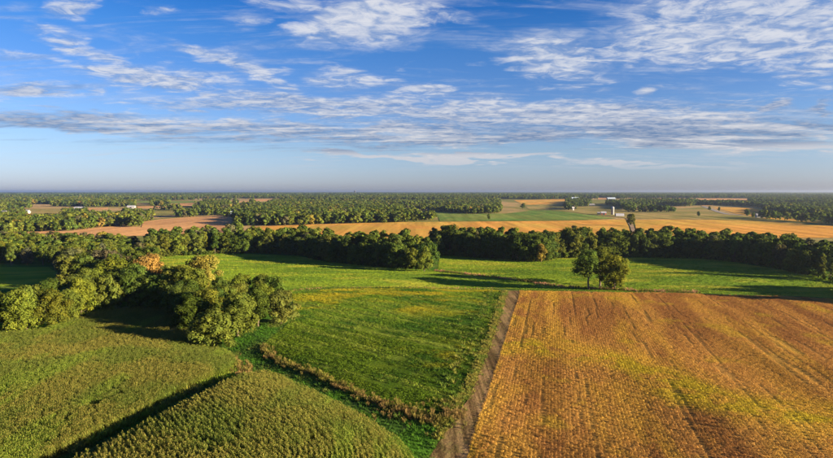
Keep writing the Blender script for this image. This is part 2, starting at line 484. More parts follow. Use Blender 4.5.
WATERWAY = GP([(196, 354), (228, 330), (256, 324), (292, 320), (275, 335), (262, 346)]) + BRUSH[1:] + GP([(452, 424), (434, 452)]) + [TR_L[-1], (-1, 62)] + GP([(418, 467), (383, 438), (347, 418), (310, 398), (268, 379), (246, 382), (205, 402), (147, 433), (95, 461), (60, 460), (73, 454), (147, 417), (220, 378), (239, 367), (226, 357)])
sheet('grass_waterway', WATERWAY, M_GREEN, 0.05, 2.5, lambda x, y: col_grass(x, y))

# --- far fields: outline of what is open land, its colours
def far_mat(name, a, b, c=None, per=14.0, d=(1.0, 0.06)):
    n = math.hypot(*d)
    return mat_ground(name, a, b, c, 0.006, 0.05, 0.0, stripes=((d[0] / n, d[1] / n), per), stripe_amt=0.3)
M_TAN = far_mat('stubble_tan', (0.40, 0.225, 0.110), (0.46, 0.26, 0.11))
M_ORANGE = far_mat('stubble_orange', (0.50, 0.255, 0.055), (0.40, 0.27, 0.055), (0.45, 0.21, 0.07))
M_OLIVE = far_mat('rough_pasture', (0.17, 0.165, 0.050), (0.28, 0.215, 0.085), (0.12, 0.14, 0.04))
M_LUSH = far_mat('lush_pasture', (0.085, 0.165, 0.035), (0.15, 0.19, 0.045), (0.22, 0.19, 0.06))
FAR = [
    ('stubble_field', M_TAN, [(143, 222), (160, 219.5), (190, 217.2), (216, 216), (232, 218), (236, 224), (232, 234), (140, 234)]),
    ('stubble_field', M_TAN, [(15, 233.5), (45, 231.5), (70, 231.5), (100, 227.5), (118, 226), (146, 228), (146, 236), (15, 237)]),
    ('stubble_field', M_ORANGE, [(250, 228), (262, 226.5), (320, 224.5), (400, 222.3), (470, 221.8), (560, 221), (600, 220.2), (627, 219.3), (631, 226), (634, 237), (250, 240)]),
    ('stubble_field', M_ORANGE, [(634, 220), (660, 219.6), (700, 220), (740, 220.5), (790, 223), (850, 227.5), (850, 238), (638, 238)]),
    ('pasture', M_LUSH, [(412, 210.5), (440, 212), (470, 214), (505, 213.5), (520, 212), (532, 210.5), (550, 210.5), (590, 215), (616, 218.5), (590, 219.8), (520, 221), (440, 221.3), (437, 215), (412, 213)]),
    ('pasture', M_OLIVE, [(524, 205), (560, 203.5), (600, 203.8), (625, 206.5), (640, 209), (670, 209.5), (705, 206.5), (716, 210), (730, 214), (768, 219.3), (735, 220), (690, 219.3), (634, 219), (600, 215.5), (550, 210), (530, 210)]),
    ('stubble_field', M_ORANGE, [(514, 200.3), (540, 199.8), (566, 199.2), (570, 203), (540, 205.3), (522, 204.5)]),
    ('stubble_field', M_ORANGE, [(713, 207.3), (745, 207.5), (766, 209.8), (772, 213), (800, 215), (850, 219), (850, 226), (800, 222), (765, 218.4), (735, 213.5)]),
    ('stubble_field', M_TAN, [(624, 198.4), (680, 198.2), (746, 198.6), (750, 202.4), (722, 203.5), (712, 206), (702, 206), (696, 200.6), (640, 200.2)]),
    ('stubble_field', M_TAN, [(598, 198), (612, 198), (614, 199.6), (598, 199.6)]),
    ('stubble_field', M_OLIVE, [(22, 211), (64, 210.3), (64, 213.4), (26, 214.2)]),
    ('stubble_field', M_TAN, [(84, 208.5), (108, 207.6), (108, 209.4), (86, 210)]),
    ('stubble_field', M_TAN, [(136, 206.4), (182, 206), (182, 207.6), (138, 208)]),
    ('stubble_field', M_OLIVE, [(150, 212.2), (176, 211.8), (174, 215.2), (152, 216)]),
    ('stubble_field', M_TAN, [(100, 214), (121, 212.5), (121, 214.2), (102, 215.6)]),
    ('pasture', M_LUSH, [(168, 201.6), (194, 201.2), (194, 202.8), (170, 203.2)]),
    ('stubble_field', M_TAN, [(179, 203.4), (193, 203), (193, 206), (181, 206)]),
    ('pasture', M_LUSH, [(134, 201.2), (151, 201), (151, 202.8), (136, 203)]),
    ('stubble_field', M_TAN, [(226, 202), (250, 201), (250, 202.8), (228, 203.2)]),
    ('stubble_field', M_TAN, [(254, 199.6), (272, 199.3), (272, 201), (256, 201.2)]),
    ('pasture', M_LUSH, [(402, 210), (411, 210), (411, 212.5), (402, 212)]),
    ('stubble_field', M_TAN, [(772, 203.4), (802, 203.2), (802, 205), (774, 205.2)]),
    ('stubble_field', M_OLIVE, [(796, 199.2), (826, 199), (826, 200.2), (798, 200.4)]),
]
for nm, mt, pp in FAR:
    w = GP(pp)
    size = max(max(p[0] for p in w) - min(p[0] for p in w), max(p[1] for p in w) - min(p[1] for p in w))
    sheet(nm, w, mt, 0.3, max(12.0, size / 40))

# the road on the right and the lane down to the wood
def strip(name, px, width, mat, lift):
    c = GP(px); L, Rr = [], []
    for i, p in enumerate(c):
        a = c[max(0, i - 1)]; b = c[min(len(c) - 1, i + 1)]
        n = Vector((b[1] - a[1], a[0] - b[0])).normalized() * width / 2
        L.append((p[0] - n.x, p[1] - n.y)); Rr.append((p[0] + n.x, p[1] + n.y))
    return sheet(name, L + Rr[::-1], mat, lift, 12.0)
M_ROAD = mat_ground('road_surface', (0.24, 0.23, 0.23), (0.20, 0.19, 0.19), None, 0.02, 0.3, 0.0)
M_LANE = mat_ground('lane_dirt', (0.20, 0.15, 0.11), (0.26, 0.19, 0.13), None, 0.02, 0.3, 0.0)
strip('road', [(703, 206.3), (710, 209), (718, 212), (727, 214.3), (742, 215.5)], 9.0, M_ROAD, 0.6)
strip('farm_lane', [(627.5, 218.5), (629, 222), (632, 227), (634, 233)], 4.5, M_LANE, 0.6)

# ------------------------------------------------------------------ scatter of crops and far woods (masses nobody could count)
PROTO_ID = [0]
def scatter(name, pts, rz, sc, idx, cols, protos, label, cat):
    me = bpy.data.meshes.new(name)
    me.vertices.add(len(pts)); me.vertices.foreach_set('co', np.asarray(pts, np.float32).ravel())
    rot = np.zeros((len(pts), 3), np.float32); rot[:, 2] = rz
    a = me.attributes.new('rot', 'FLOAT_VECTOR', 'POINT'); a.data.foreach_set('vector', rot.ravel())
    a = me.attributes.new('sc', 'FLOAT_VECTOR', 'POINT'); a.data.foreach_set('vector', np.asarray(sc, np.float32).ravel())
    a = me.attributes.new('pick', 'INT', 'POINT'); a.data.foreach_set('value', np.asarray(idx, np.int32))
    vcol(me, 'col', cols)
    o = link(name, me)
    PROTO_ID[0] += 1
    pc = bpy.data.collections.new(name + '_shapes')
    for q in protos:
        pc.objects.link(q)
    ng = bpy.data.node_groups.new(name, 'GeometryNodeTree')
    ng.interface.new_socket('Geometry', in_out='INPUT', socket_type='NodeSocketGeometry')
    ng.interface.new_socket('Geometry', in_out='OUTPUT', socket_type='NodeSocketGeometry')
    t = NT(ng)
    gi = t.add('NodeGroupInput'); go = t.add('NodeGroupOutput')
    ci = t.add('GeometryNodeCollectionInfo'); ci.inputs['Collection'].default_value = pc
    ci.inputs['Separate Children'].default_value = True; ci.inputs['Reset Children'].default_value = True
    ip = t.add('GeometryNodeInstanceOnPoints'); ip.inputs['Pick Instance'].default_value = True
    def named(nm, ty):
        n = t.add('GeometryNodeInputNamedAttribute', data_type=ty); n.inputs['Name'].default_value = nm
        return n.outputs['Attribute']
    t.l.new(gi.outputs[0], ip.inputs['Points']); t.l.new(ci.outputs[0], ip.inputs['Instance'])
    t.l.new(named('pick', 'INT'), ip.inputs['Instance Index'])
    t.l.new(named('rot', 'FLOAT_VECTOR'), ip.inputs['Rotation'])
    t.l.new(named('sc', 'FLOAT_VECTOR'), ip.inputs['Scale'])
    t.l.new(ip.outputs[0], go.inputs[0])
    md = o.modifiers.new('scatter', 'NODES'); md.node_group = ng
    tag(o, label, cat, kind='stuff')
    return o

def proto(name, v, f, tint, mat):
    me = new_mesh(name, v, f, mat)
    vcol(me, 'tint', tint)
    return bpy.data.objects.new(name, me)

class Leaves:
    """collects loose leaf faces"""
    def __init__(self): self.v = []; self.f = []; self.c = []
    def quad(self, a, b, c, d, col):
        k = len(self.v); self.v += [a, b, c, d]; self.f.append((k, k + 1, k + 2, k + 3)); self.c += [col] * 4
    def tri(self, a, b, c, col):
        k = len(self.v); self.v += [a, b, c]; self.f.append((k, k + 1, k + 2)); self.c += [col] * 3

def rvec(r):
    while True:
        v = Vector((r.uniform(-1, 1), r.uniform(-1, 1), r.uniform(-1, 1)))
        if 0.05 < v.length < 1: return v.normalized()

def soy_clump(seed, n, rad, h, leaf, dry):
    r = random.Random(seed); L = Leaves()
    for i in range(n):
        d = rvec(r); d.z = abs(d.z)
        p = Vector((d.x * rad * r.uniform(.5, 1), d.y * rad * r.uniform(.5, 1.25), h * (0.25 + 0.75 * d.z * r.uniform(.6, 1))))
        nrm = (Vector((d.x, d.y, d.z + .35)) + rvec(r) * 0.7).normalized()
        u = nrm.orthogonal().normalized(); w = nrm.cross(u)
        a = r.uniform(0, 6.28); u2 = u * math.cos(a) + w * math.sin(a); w2 = nrm.cross(u2)
        s = leaf * r.uniform(.6, 1.25); b = r.uniform(.82, 1.18)
        hue = r.uniform(-.1, .12)
        L.quad(p - u2 * s, p - w2 * s * .55, p + u2 * s, p + w2 * s * .55, (b * (1 + hue), b, b * (1 - hue), 1))
    if dry:
        for i in range(6):
            x, y = r.uniform(-rad, rad), r.uniform(-rad, rad); l = Vector((r.uniform(-.15, .15), r.uniform(-.15, .15), 1)) * h * r.uniform(.8, 1.2)
            q = Vector((x, y, 0)); L.tri(q + Vector((.03, 0, 0)), q - Vector((.03, 0, 0)), q + l, (.8, .75, .7, 1))
    return L

def corn_clump(seed, length=0.95):
    r = random.Random(seed); L = Leaves()
    for k in range(5):
        base = Vector((r.uniform(-.08, .08), (k + .5) / 5 * length - length / 2 + r.uniform(-.05, .05), 0))
        hh = r.uniform(1.95, 2.15); lean = Vector((r.uniform(-.12, .12), r.uniform(-.12, .12), 0))
        top = base + lean + Vector((0, 0, hh))
        for a in (0, 1.57):
            o = Vector((math.cos(a), math.sin(a), 0)) * .022
            L.quad(base - o, base + o, top + o * .5, top - o * .5, (.9, .95, .7, 1))
        a0 = r.uniform(0, 3.14)
        for j in range(9):
            zf = .22 + .72 * (j / 8) ** .8 + r.uniform(-.03, .03)
            p = base + lean * zf + Vector((0, 0, hh * zf))
            a = a0 + j * math.pi + r.uniform(-.5, .5)
            o = Vector((math.cos(a), math.sin(a), 0)); s = Vector((-o.y, o.x, 0)) * .046
            ln = r.uniform(.48, .74) * (1 - .35 * max(0, zf - .6))
            m = p + o * ln * .5 + Vector((0, 0, r.uniform(.08, .20))); e = p + o * ln + Vector((0, 0, r.uniform(-.25, .05)))
            b = r.uniform(.7, 1.25); dry = r.random() < (.5 if zf < .45 else .12)
            c = (b * 1.35, b * 1.15, b * 1.2, 1) if dry else (b * .95, b * 1.05, b, 1)
            L.quad(p - s * .6, p + s * .6, m + s, m - s, c); L.tri(m - s, m + s, e, c)
        for j in range(4):
            o = Vector((r.uniform(-.14, .14), r.uniform(-.14, .14), r.uniform(.08, .24)))
            q = Vector((-o.y, o.x, 0)).normalized() * .022
            L.quad(top - q * .5, top + q * .5, top + o + q, top + o - q, (1.30, 1.12, 1.3, 1))
    return L

def tuft(seed, n, h, spread, wdt, plume=False):
    r = random.Random(seed); L = Leaves()
    for i in range(n):
        a = r.uniform(0, 6.28); o = Vector((math.cos(a), math.sin(a), 0)); s = Vector((-o.y, o.x, 0)) * wdt * r.uniform(.6, 1.2)
        b0 = o * r.uniform(0, spread * .6); hh = h * r.uniform(.55, 1.1)
        m = b0 + o * spread * .35 + Vector((0, 0, hh * .6)); e = b0 + o * spread * r.uniform(.5, 1.1) + Vector((0, 0, hh))
        b = r.uniform(.7, 1.3); c = (b * r.uniform(.92, 1.1), b, b * .95, 1)
        L.quad(b0 - s, b0 + s, m + s * .9, m - s * .9, c); L.tri(m - s * .9, m + s * .9, e, c)
        if plume:
            q = s * 2.2; L.quad(m - q * .4, m + q * .4, e + q * .7, e - q * .7, (b * 1.2, b * 1.02, b * 1.0, 1))
    return L

def protos_of(name, lst, mat):
    return [proto(name, L.v, L.f, L.c, mat) for L in lst]

def grid_pts(poly, row, along, dirv, jit, drop=0.0, keepfn=None):
    """points in rows across a polygon"""
    d = np.array(dirv, float); d /= np.hypot(*d); n = np.array([d[1], -d[0]])
    P = np.array(poly); u = P @ n; v = P @ d
    uu, vv = np.meshgrid(np.arange(u.min(), u.max(), row), np.arange(v.min(), v.max(), along))
    uu = uu.ravel(); vv = vv.ravel() + (np.floor(uu / row) % 3) * along / 3
    ur = uu.copy()
    uu = uu + rng.normal(0, jit, uu.shape); vv = vv + rng.uniform(-.4, .4, vv.shape) * along
    x = uu * n[0] + vv * d[0]; y = uu * n[1] + vv * d[1]
    ok = inside(x, y, poly)
    if drop: ok &= rng.random(x.shape) > drop
    if keepfn is not None: ok &= keepfn(x, y, uu, vv)
    return x[ok], y[ok]

def spread(name, x, y, colfn, protos, label, cat, smin, smax, lift=0.03, rz=None, hscale=None, gain=1.0, hv=0.2):
    n = len(x)
    c = np.asarray(colfn(x, y)) * gain * rng.uniform(.9, 1.1, (n, 1))
    s = rng.uniform(smin, smax, n); sc = np.stack([s, s, s * rng.uniform(1 - hv, 1 + hv, n)], 1)
    if hscale is not None: sc[:, 2] *= hscale(x, y)
    z = hgt(x, y) + lift
    rzz = rng.uniform(0, 6.28, n) if rz is None else rz + rng.choice([0, math.pi], n) + rng.normal(0, .08, n)
    scatter(name, np.stack([x, y, z], 1), rzz, sc, rng.integers(0, len(protos), n), c, protos, label, cat)

# soybean, ripe
u0 = UTRACK
TRAMS = [5.0, 6.9, 20.0, 21.9, 38.5, 40.4, 57.0, 58.9, 76.0, 77.9, 95, 96.9, 114, 115.9, 133, 134.9]
def keep_brown(x, y, u, v):
    k = np.ones(x.shape, bool)
    for i, tm in enumerate(TRAMS):
        k &= np.abs(u - u0 - tm - 0.35 * (vnoise(v / 30, v * 0 + i, 7) - .5)) > 0.10 + 0.34 * (vnoise(v / 14, v * 0 + i, 8) - .5)
    k &= fbm(u / 1.6, v / 30, 55, 3) > 0.24
    return k
x, y = grid_pts(BROWN, 0.70, 0.75, ROWDIR, 0.06, 0.04, keep_brown)
ok = (y > 62) & (x < y * 0.86 + 12)
x, y = x[ok], y[ok]
spread('soybean_crop', x, y, col_brown, protos_of('soybean_plants', [soy_clump(s, 40, .42, .52, .082, True) for s in range(5)], CROP),
       'ripe golden brown soybean crop filling the field right of the dirt track', 'crop', .62, .98, gain=1.08)
n_soy = len(x)
# green crop
def keep_green(x, y, u, v):
    return fbm(u / 2.0, v / 10, 155, 3) > 0.36
x, y = grid_pts(GREEN, 0.9, 1.05, (0.75, -0.66), 0.12, 0.05, keep_green)
spread('green_crop', x, y, col_green, protos_of('bean_plants', [soy_clump(s + 20, 26, .52, .38, .12, False) for s in range(5)], CROP),
       'low leafy green crop filling the wedge shaped field left of the dirt track', 'crop', .8, 1.3)
# corn
CPRO = lambda: protos_of('corn_plants', [corn_clump(s + 40) for s in range(6)], CROP)
gd = np.array(GAP[2]) - np.array(GAP[0]); gd /= np.hypot(*gd)
x, y = grid_pts(CORN_L, 0.82, 0.92, gd, 0.04, 0.03, lambda x, y, u, v: fbm(x / 4, y / 4, 165, 3) > .20)
ok = (y > 66) & (x > -y * 0.88 - 14); x, y = x[ok], y[ok]
spread('corn_crop', x, y, col_corn, CPRO(), 'tall olive green corn standing between the grass gap and the woodland edge', 'crop', .96, 1.06, rz=math.atan2(-gd[0], gd[1]), hv=.05)
# the nearer corn follows the curve of the grass waterway
EDGE = GP(CORN_E) + [(0, 60)]
EDGE = [extend(EDGE[2], EDGE[0], 1.2)] + EDGE[1:]
cum = [0.0]
for a, b in zip(EDGE[:-1], EDGE[1:]): cum.append(cum[-1] + math.hypot(b[0] - a[0], b[1] - a[1]))
s_ = np.arange(0, cum[-1], 0.9)
ex = np.interp(s_, cum, [p[0] for p in EDGE]); ey = np.interp(s_, cum, [p[1] for p in EDGE])
ker = np.ones(15) / 15
exs = np.convolve(np.pad(ex, 7, 'edge'), ker, 'valid'); eys = np.convolve(np.pad(ey, 7, 'edge'), ker, 'valid')
tx, ty = np.gradient(exs), np.gradient(eys); tl = np.hypot(tx, ty) + 1e-9; tx, ty = tx / tl, ty / tl
XX, YY, RZ = [], [], []
for k in range(0, 90):
    off = 0.3 + 0.82 * k
    XX.append(exs + ty * off + rng.normal(0, .04, len(exs))); YY.append(eys - tx * off + rng.normal(0, .2, len(exs))); RZ.append(np.arctan2(-tx, ty))
x = np.concatenate(XX); y = np.concatenate(YY); rzc = np.concatenate(RZ)
ok = inside(x, y, CORN_R) & (y > 60) & (fbm(x / 3.5, y / 3.5, 166, 3) > .20)
cell = np.round(x / .62).astype(int) * 100003 + np.round(y / .62).astype(int)
_, first = np.unique(cell, return_index=True); um = np.zeros(len(x), bool); um[first] = True
ok &= um
x, y, rzc = x[ok], y[ok], rzc[ok]
spread('corn_crop', x, y, col_corn, CPRO(), 'tall olive green corn on the rounded rise beside the curving grass waterway', 'crop', .96, 1.06, rz=rzc, hv=.07)
n_corn = len(x)
# grass of the waterway and the verges
GPRO = lambda: protos_of('grass_blades', [tuft(s + 60, 16, .42, .38, .03) for s in range(4)], CROP)
x, y = grid_pts(WATERWAY, 0.8, 0.8, (1, 0.3), 0.25)
ok = y > 62; x, y = x[ok], y[ok]
spread('waterway_grass', x, y, col_grass, GPRO(), 'short bright green grass lining the waterway and the gap between the corn fields', 'grass', .8, 1.7)
# dry brush along the waterway
def along(poly, step, width, n=1):
    out = []
    for (ax, ay), (bx, by) in zip(poly[:-1], poly[1:]):
        l = math.hypot(bx - ax, by - ay); k = int(l / step)
        for i in range(k):
            for _ in range(n):
                t = (i + random.random()) / max(k, 1); o = random.gauss(0, width)
                out.append((ax + (bx - ax) * t - (by - ay) / l * o, ay + (by - ay) * t + (bx - ax) / l * o))
    return np.array(out).T
def col_dry(x, y):
    c = mixc((0.170, 0.138, 0.052), (0.135, 0.140, 0.038), sstep(.42, .62, fbm(x / 4, y / 4, 201, 3)))
    return mixc(c, (.16, .19, .035), .7 * sstep(.58, .7, fbm(x / 3, y / 3, 203, 3)))
BPRO = lambda: protos_of('dry_grass_stems', [tuft(s + 80, 34, 1.15, .5, .022, True) for s in range(4)], CROP)
x, y = along(BRUSH + GP([(462, 412)]), 0.40, 0.8, 2)
x2, y2 = along(BRUSH[-3:] + GP([(462, 405)]), 0.5, 3.0, 2)
spread('dry_brush', np.concatenate([x, x2]), np.concatenate([y, y2]), col_dry, BPRO(), 'line of tall tan dry grass along the edge of the waterway', 'brush', .5, 1.0)
def col_verge(x, y):
    return mixc((0.21, 0.20, 0.045), (0.12, 0.17, 0.03), sstep(.4, .6, fbm(x / 4, y / 4, 211, 3)))
x, y = along([(0.45 * a[0] + 0.55 * b[0], 0.45 * a[1] + 0.55 * b[1]) for a, b in zip(VERGE[:4], TR_L[:4])] + GP([(436, 440)]), 0.35, 0.75, 3)
spread('verge_grass', x, y, col_verge, GPRO(), 'pale yellow green grass verge along the left side of the dirt track', 'grass', .8, 1.8)
x, y = along([extend(b, a, 0) if False else (a[0] - 4.0, a[1] - 1.0) for a in VERGE], 0.9, 2.6, 1)
spread('field_weeds', x, y, lambda a, b: mixc((.07, .12, .02), (.17, .18, .04), sstep(.45, .6, fbm(a / 3, b / 3, 215, 3))), GPRO(),
       'clumps of taller weeds in the green field along the grass verge', 'weeds', 1.6, 3.0)
x, y = along(GP([(238, 367), (220, 378), (147, 417), (73, 454)]), 0.5, 0.5, 2)
spread('corn_edge_grass', x, y, lambda a, b: mixc((.14, .20, .025), (.19, .20, .04), sstep(.4, .6, fbm(a / 4, b / 4, 217, 3))), GPRO(),
       'bright green tall grass along the lit edge of the corn beside the gap', 'grass', 1.6, 3.2)
# weedy corn margin, ditch bank between the meadows
x, y = along(GP([(200, 353), (225, 357), (240, 368), (250, 378), (268, 376)]), 0.5, 1.5, 2)
spread('corn_margin_weeds', x, y, col_dry, BPRO(), 'tan weeds at the corner where the corn meets the grass waterway', 'brush', .6, 1.2)
DITCH = GP([(434, 271), (470, 275), (520, 281), (578, 288.3), (640, 291.5), (700, 293)])
x, y = along(DITCH, 0.6, 1.0, 2)
spread('ditch_bank_grass', x, y, lambda a, b: mixc((.36, .23, .14), (.15, .16, .04), sstep(.4, .6, fbm(a / 6, b / 6, 221, 3))), BPRO(),
       'ragged tan grass along the ditch that crosses the green meadows', 'grass', .5, 1.15)
x, y = along(GP([(292, 291), (330, 288.3), (400, 288), (500, 289)]), 0.8, 0.8, 1)
spread('field_edge_grass', x, y, lambda a, b: mixc((.30, .20, .11), (.08, .12, .03), sstep(.35, .55, fbm(a / 12, b / 12, 231, 3))), BPRO(),
       'thin broken line of taller grass between the wedge field and the meadow', 'grass', .4, .8)
# tussocks in the meadows
x, y = grid_pts(UPPER, 2.2, 2.2, (1, 0.1), 0.8); x2, y2 = grid_pts(RIGHTF, 2.2, 2.2, (1, 0.1), 0.8)
x, y = np.concatenate([x, x2]), np.concatenate([y, y2])
spread('meadow_grass', x, y, lambda a, b: mixc(col_meadow(a, b), col_green(a, b), 1 - sstep(228, 262, b) * (a < 60) - (a >= 60)), protos_of('meadow_tussocks', [soy_clump(s + 120, 30, 1.0, .20, .15, False) for s in range(4)], CROP),
       'tussocky green grass covering the meadows in front of the woodland belt', 'grass', .8, 1.5)

# ------------------------------------------------------------------ trees
def crown(seed, Ht, Rd, low, n_lobe, n_leaf, leaf, core=True, tall=1.0):
    """crown of loose leaves on the outside of many boughs; returns leaves and bough centres"""
    r = random.Random(seed); L = Leaves(); lobes = []
    for i in range(n_lobe):
        k = (i + .5) / n_lobe
        zf = low + (1 - low) * (0.10 + 0.78 * (k ** 0.8))
        prof = math.sin(math.pi * min(1, max(0.03, (zf - low) / (1 - low) * .80 + .17))) ** .7
        a = i * 2.39996 + r.uniform(-.5, .5); rr = Rd * prof * r.uniform(.35, .88) * (1 if i % 4 else .3)
        rad = Rd * r.choice((r.uniform(.18, .28), r.uniform(.26, .44))) * (0.75 + .35 * prof)
        lobes.append((Vector((math.cos(a) * rr, math.sin(a) * rr, Ht * zf)), rad, r.uniform(.82, 1.18), r.uniform(-.07, .08)))
    tot = sum(q[1] ** 2 for q in lobes)
    for li, (c, rad, lb, lh) in enumerate(lobes):
        for i in range(int(n_leaf * rad * rad / tot)):
            d = rvec(r)
            if d.z < -.3 and r.random() < .6: d.z = -d.z
            bump = 1 + .22 * math.sin(d.x * 5 + li) * math.sin(d.y * 6 + li * 2) + r.uniform(-.16, .12)
            p = c + Vector((d.x, d.y, d.z * .85 * tall)) * rad * bump
            if p.z < 0.25: continue
            if any((p - c2).length < r2 * .72 for j, (c2, r2, _, _) in enumerate(lobes) if j != li): continue
            nrm = (d + Vector((0, 0, .25)) + rvec(r) * .55).normalized()
            u = nrm.orthogonal().normalized(); w = nrm.cross(u); a = r.uniform(0, 6.28)
            u2 = u * math.cos(a) + w * math.sin(a); w2 = nrm.cross(u2)
            s = leaf * r.uniform(.5, 1.3); b = lb * r.uniform(.82, 1.18); hue = lh + r.uniform(-.05, .05)
            L.quad(p - u2 * s, p - w2 * s * .62 + nrm * s * .1, p + u2 * s * .9, p + w2 * s * .62 - nrm * s * .1, (b * (1 + hue), b, b * (1 - hue), 1))
    if core:  # added opaque inner lobes stop light leaking through; leaf colour darkened like inner shade
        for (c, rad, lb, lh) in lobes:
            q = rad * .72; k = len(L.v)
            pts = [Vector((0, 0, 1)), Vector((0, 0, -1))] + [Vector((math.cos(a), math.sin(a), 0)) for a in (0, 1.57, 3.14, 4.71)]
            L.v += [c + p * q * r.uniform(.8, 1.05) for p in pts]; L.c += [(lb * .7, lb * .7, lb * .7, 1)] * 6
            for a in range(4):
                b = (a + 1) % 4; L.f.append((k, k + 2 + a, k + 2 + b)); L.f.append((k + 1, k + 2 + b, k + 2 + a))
    return L, lobes

def tube(v, f, pts, radii, seg=6):
    k0 = len(v)
    for p, rd in zip(pts, radii):
        for s in range(seg):
            a = 6.2832 * s / seg; v.append(p + Vector((math.cos(a) * rd, math.sin(a) * rd, 0)))
    for i in range(len(pts) - 1):
        for s in range(seg):
            a = k0 + i * seg + s; b = k0 + i * seg + (s + 1) % seg
            f.append((a, b, b + seg, a + seg))

def trunk(lobes, Ht, rad, seed):
    r = random.Random(seed); v, f = [], []
    pts = [Vector((r.uniform(-.1, .1) * k, r.uniform(-.1, .1) * k, Ht * z)) for k, z in enumerate((-0.02, .04, .2, .42, .65, .82))]
    tube(v, f, pts, [rad * 1.5, rad, rad * .85, rad * .65, rad * .4, rad * .12])
    for c, q, _, _ in lobes[::2]:
        z0 = max(.1 * Ht, min(c.z * .62, Ht * .6)); b = Vector((0, 0, z0))
        tube(v, f, [b, (b + c) * .5 + Vector((0, 0, .4)), c], [rad * .42, rad * .28, rad * .08], 5)
    return v, f

KINDS = []     # (crown mesh, trunk mesh, height)
def tree_kind(seed, Ht, Rd, low, n_lobe, n_leaf, leaf, tall=1.0):
    L, lobes = crown(seed, Ht, Rd, low, n_lobe, n_leaf, leaf, True, tall)
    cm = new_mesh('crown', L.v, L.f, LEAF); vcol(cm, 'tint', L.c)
    v, f = trunk(lobes, Ht, Ht * .018 + .05, seed)
    tm = new_mesh('trunk', v, f, BARK, True)
    KINDS.append((cm, tm, Ht))
    return len(KINDS) - 1
NEAR = [tree_kind(301 + i, Ht, Rd, low, int(nl * 1.5), 8000, .30) for i, (Ht, Rd, low, nl) in enumerate([(15, 5.6, .06, 24), (16, 5.0, .04, 22), (13, 5.4, .02, 22), (17, 6.2, .10, 28), (11, 4.6, .0, 20)])]
MID = [tree_kind(331 + i, Ht, Rd, low, int(nl * 1.5), 3600, .46, tl) for i, (Ht, Rd, low, nl, tl) in enumerate([(17, 5.2, .06, 20, 1), (19, 5.0, .08, 20, 1.15), (15, 5.0, .03, 18, 1), (18, 4.4, .05, 18, 1.2), (13, 4.6, .02, 16, 1), (20, 6.0, .12, 24, 1.05), (21, 3.8, .10, 18, 1.3), (16, 6.6, .05, 22, .9), (18, 4.8, .20, 14, 1.1)])]
OPEN = [tree_kind(361 + i, Ht, Rd, low, int(nl * 1.5), 6500, .32) for i, (Ht, Rd, low, nl) in enumerate([(18, 5.4, .28, 20), (18, 5.0, .22, 20)])]

TINTS = {'dark green': (0.052, 0.082, 0.016), 'green': (0.076, 0.110, 0.018), 'olive green': (0.086, 0.108, 0.019), 'yellow green': (0.112, 0.136, 0.020),
         'golden yellow': (0.180, 0.158, 0.028), 'orange tan': (0.180, 0.130, 0.032), 'greyish green': (0.085, 0.088, 0.042)}
NTREE = [0]
def tree(x, y, kind, height, tint, label, group, wide=1.0, name='broadleaf_tree', rz=None):
    cm, tm, h0 = KINDS[kind]
    if '{size}' in label:
        sz = ('low' if height < 14.2 else 'mid height' if height < 16.8 else 'tall') + (' narrow' if wide < .97 else ' broad' if wide > 1.08 else '')
        label = label.replace('{size}', sz); group = sz + ' ' + group
    s = height / h0
    e = bpy.data.objects.new(name, None)
    e.empty_display_size = 1.0
    e.location = (x, y, float(hgt(x, y)) - .05); e.rotation_euler = (0, 0, random.uniform(0, 6.28) if rz is None else rz)
    e.scale = (s * wide, s * wide, s)
    COL.objects.link(e)
    tag(e, label, 'tree', group)
    t = link('trunk', tm, e); c = link('crown', cm, e)
    b = TINTS[tint]; k = random.uniform(.95, 1.25)
    c.color = (b[0] * k * random.uniform(.9, 1.15), b[1] * k, b[2] * k * random.uniform(.8, 1.2), 1)
    NTREE[0] += 1
    return e

def pick(weights):
    return random.choices(list(weights), list(weights.values()))[0]

TAKEN = []
def free(x, y, gap):
    for (a, b, g) in TAKEN:
        if (a - x) ** 2 + (b - y) ** 2 < ((gap + g) * .5) ** 2: return False
    return True

# --- the pair by the ditch
for (px, py, k, h, wd, tn, lb) in [(588.5, 289.5, OPEN[0], 18.5, 1.2, 'green', 'dark tree with a bare trunk standing alone by the ditch above the soybean field'),
                                   (600, 286, OPEN[1], 20.0, 1.25, 'olive green', 'tallest tree of the small clump by the ditch, behind its two neighbours'),
                                   (614.5, 290, NEAR[2], 16.0, 1.15, 'yellow green', 'bright leafy tree with foliage to the ground in the clump by the ditch')]:
    x, y = G(px, py); tree(x, y, k, h, tn, lb, None, wd, 'field_tree'); TAKEN.append((x, y, 8))

# --- the wood by the corn, tree by tree along its edge and a row behind
def row(pxs, kinds, hrange, tints, spacing, depth, label, group, off=0.0, jitter=1.2, wide=(0.9, 1.15), gap=None, name='broadleaf_tree'):
    P = GP(pxs); acc = 0.0; n = 0
    for (ax, ay), (bx, by) in zip(P[:-1], P[1:]):
        l = math.hypot(bx - ax, by - ay); t = acc
        while t < l:
            x = ax + (bx - ax) * t / l; y = ay + (by - ay) * t / l
            dd = math.hypot(x, y)
            x += x / dd * (depth + off) + random.uniform(-jitter, jitter); y += y / dd * (depth + off) + random.uniform(-jitter, jitter)
            if free(x, y, gap or spacing * .8):
                tn = pick(tints)
                tree(x, y, random.choice(kinds), random.uniform(*hrange), tn, label.format(tn), group.format(tn), random.uniform(*wide), name)
                TAKEN.append((x, y, gap or spacing * .8)); n += 1
            t += spacing * random.uniform(.85, 1.15)
        acc = t - l
    return n

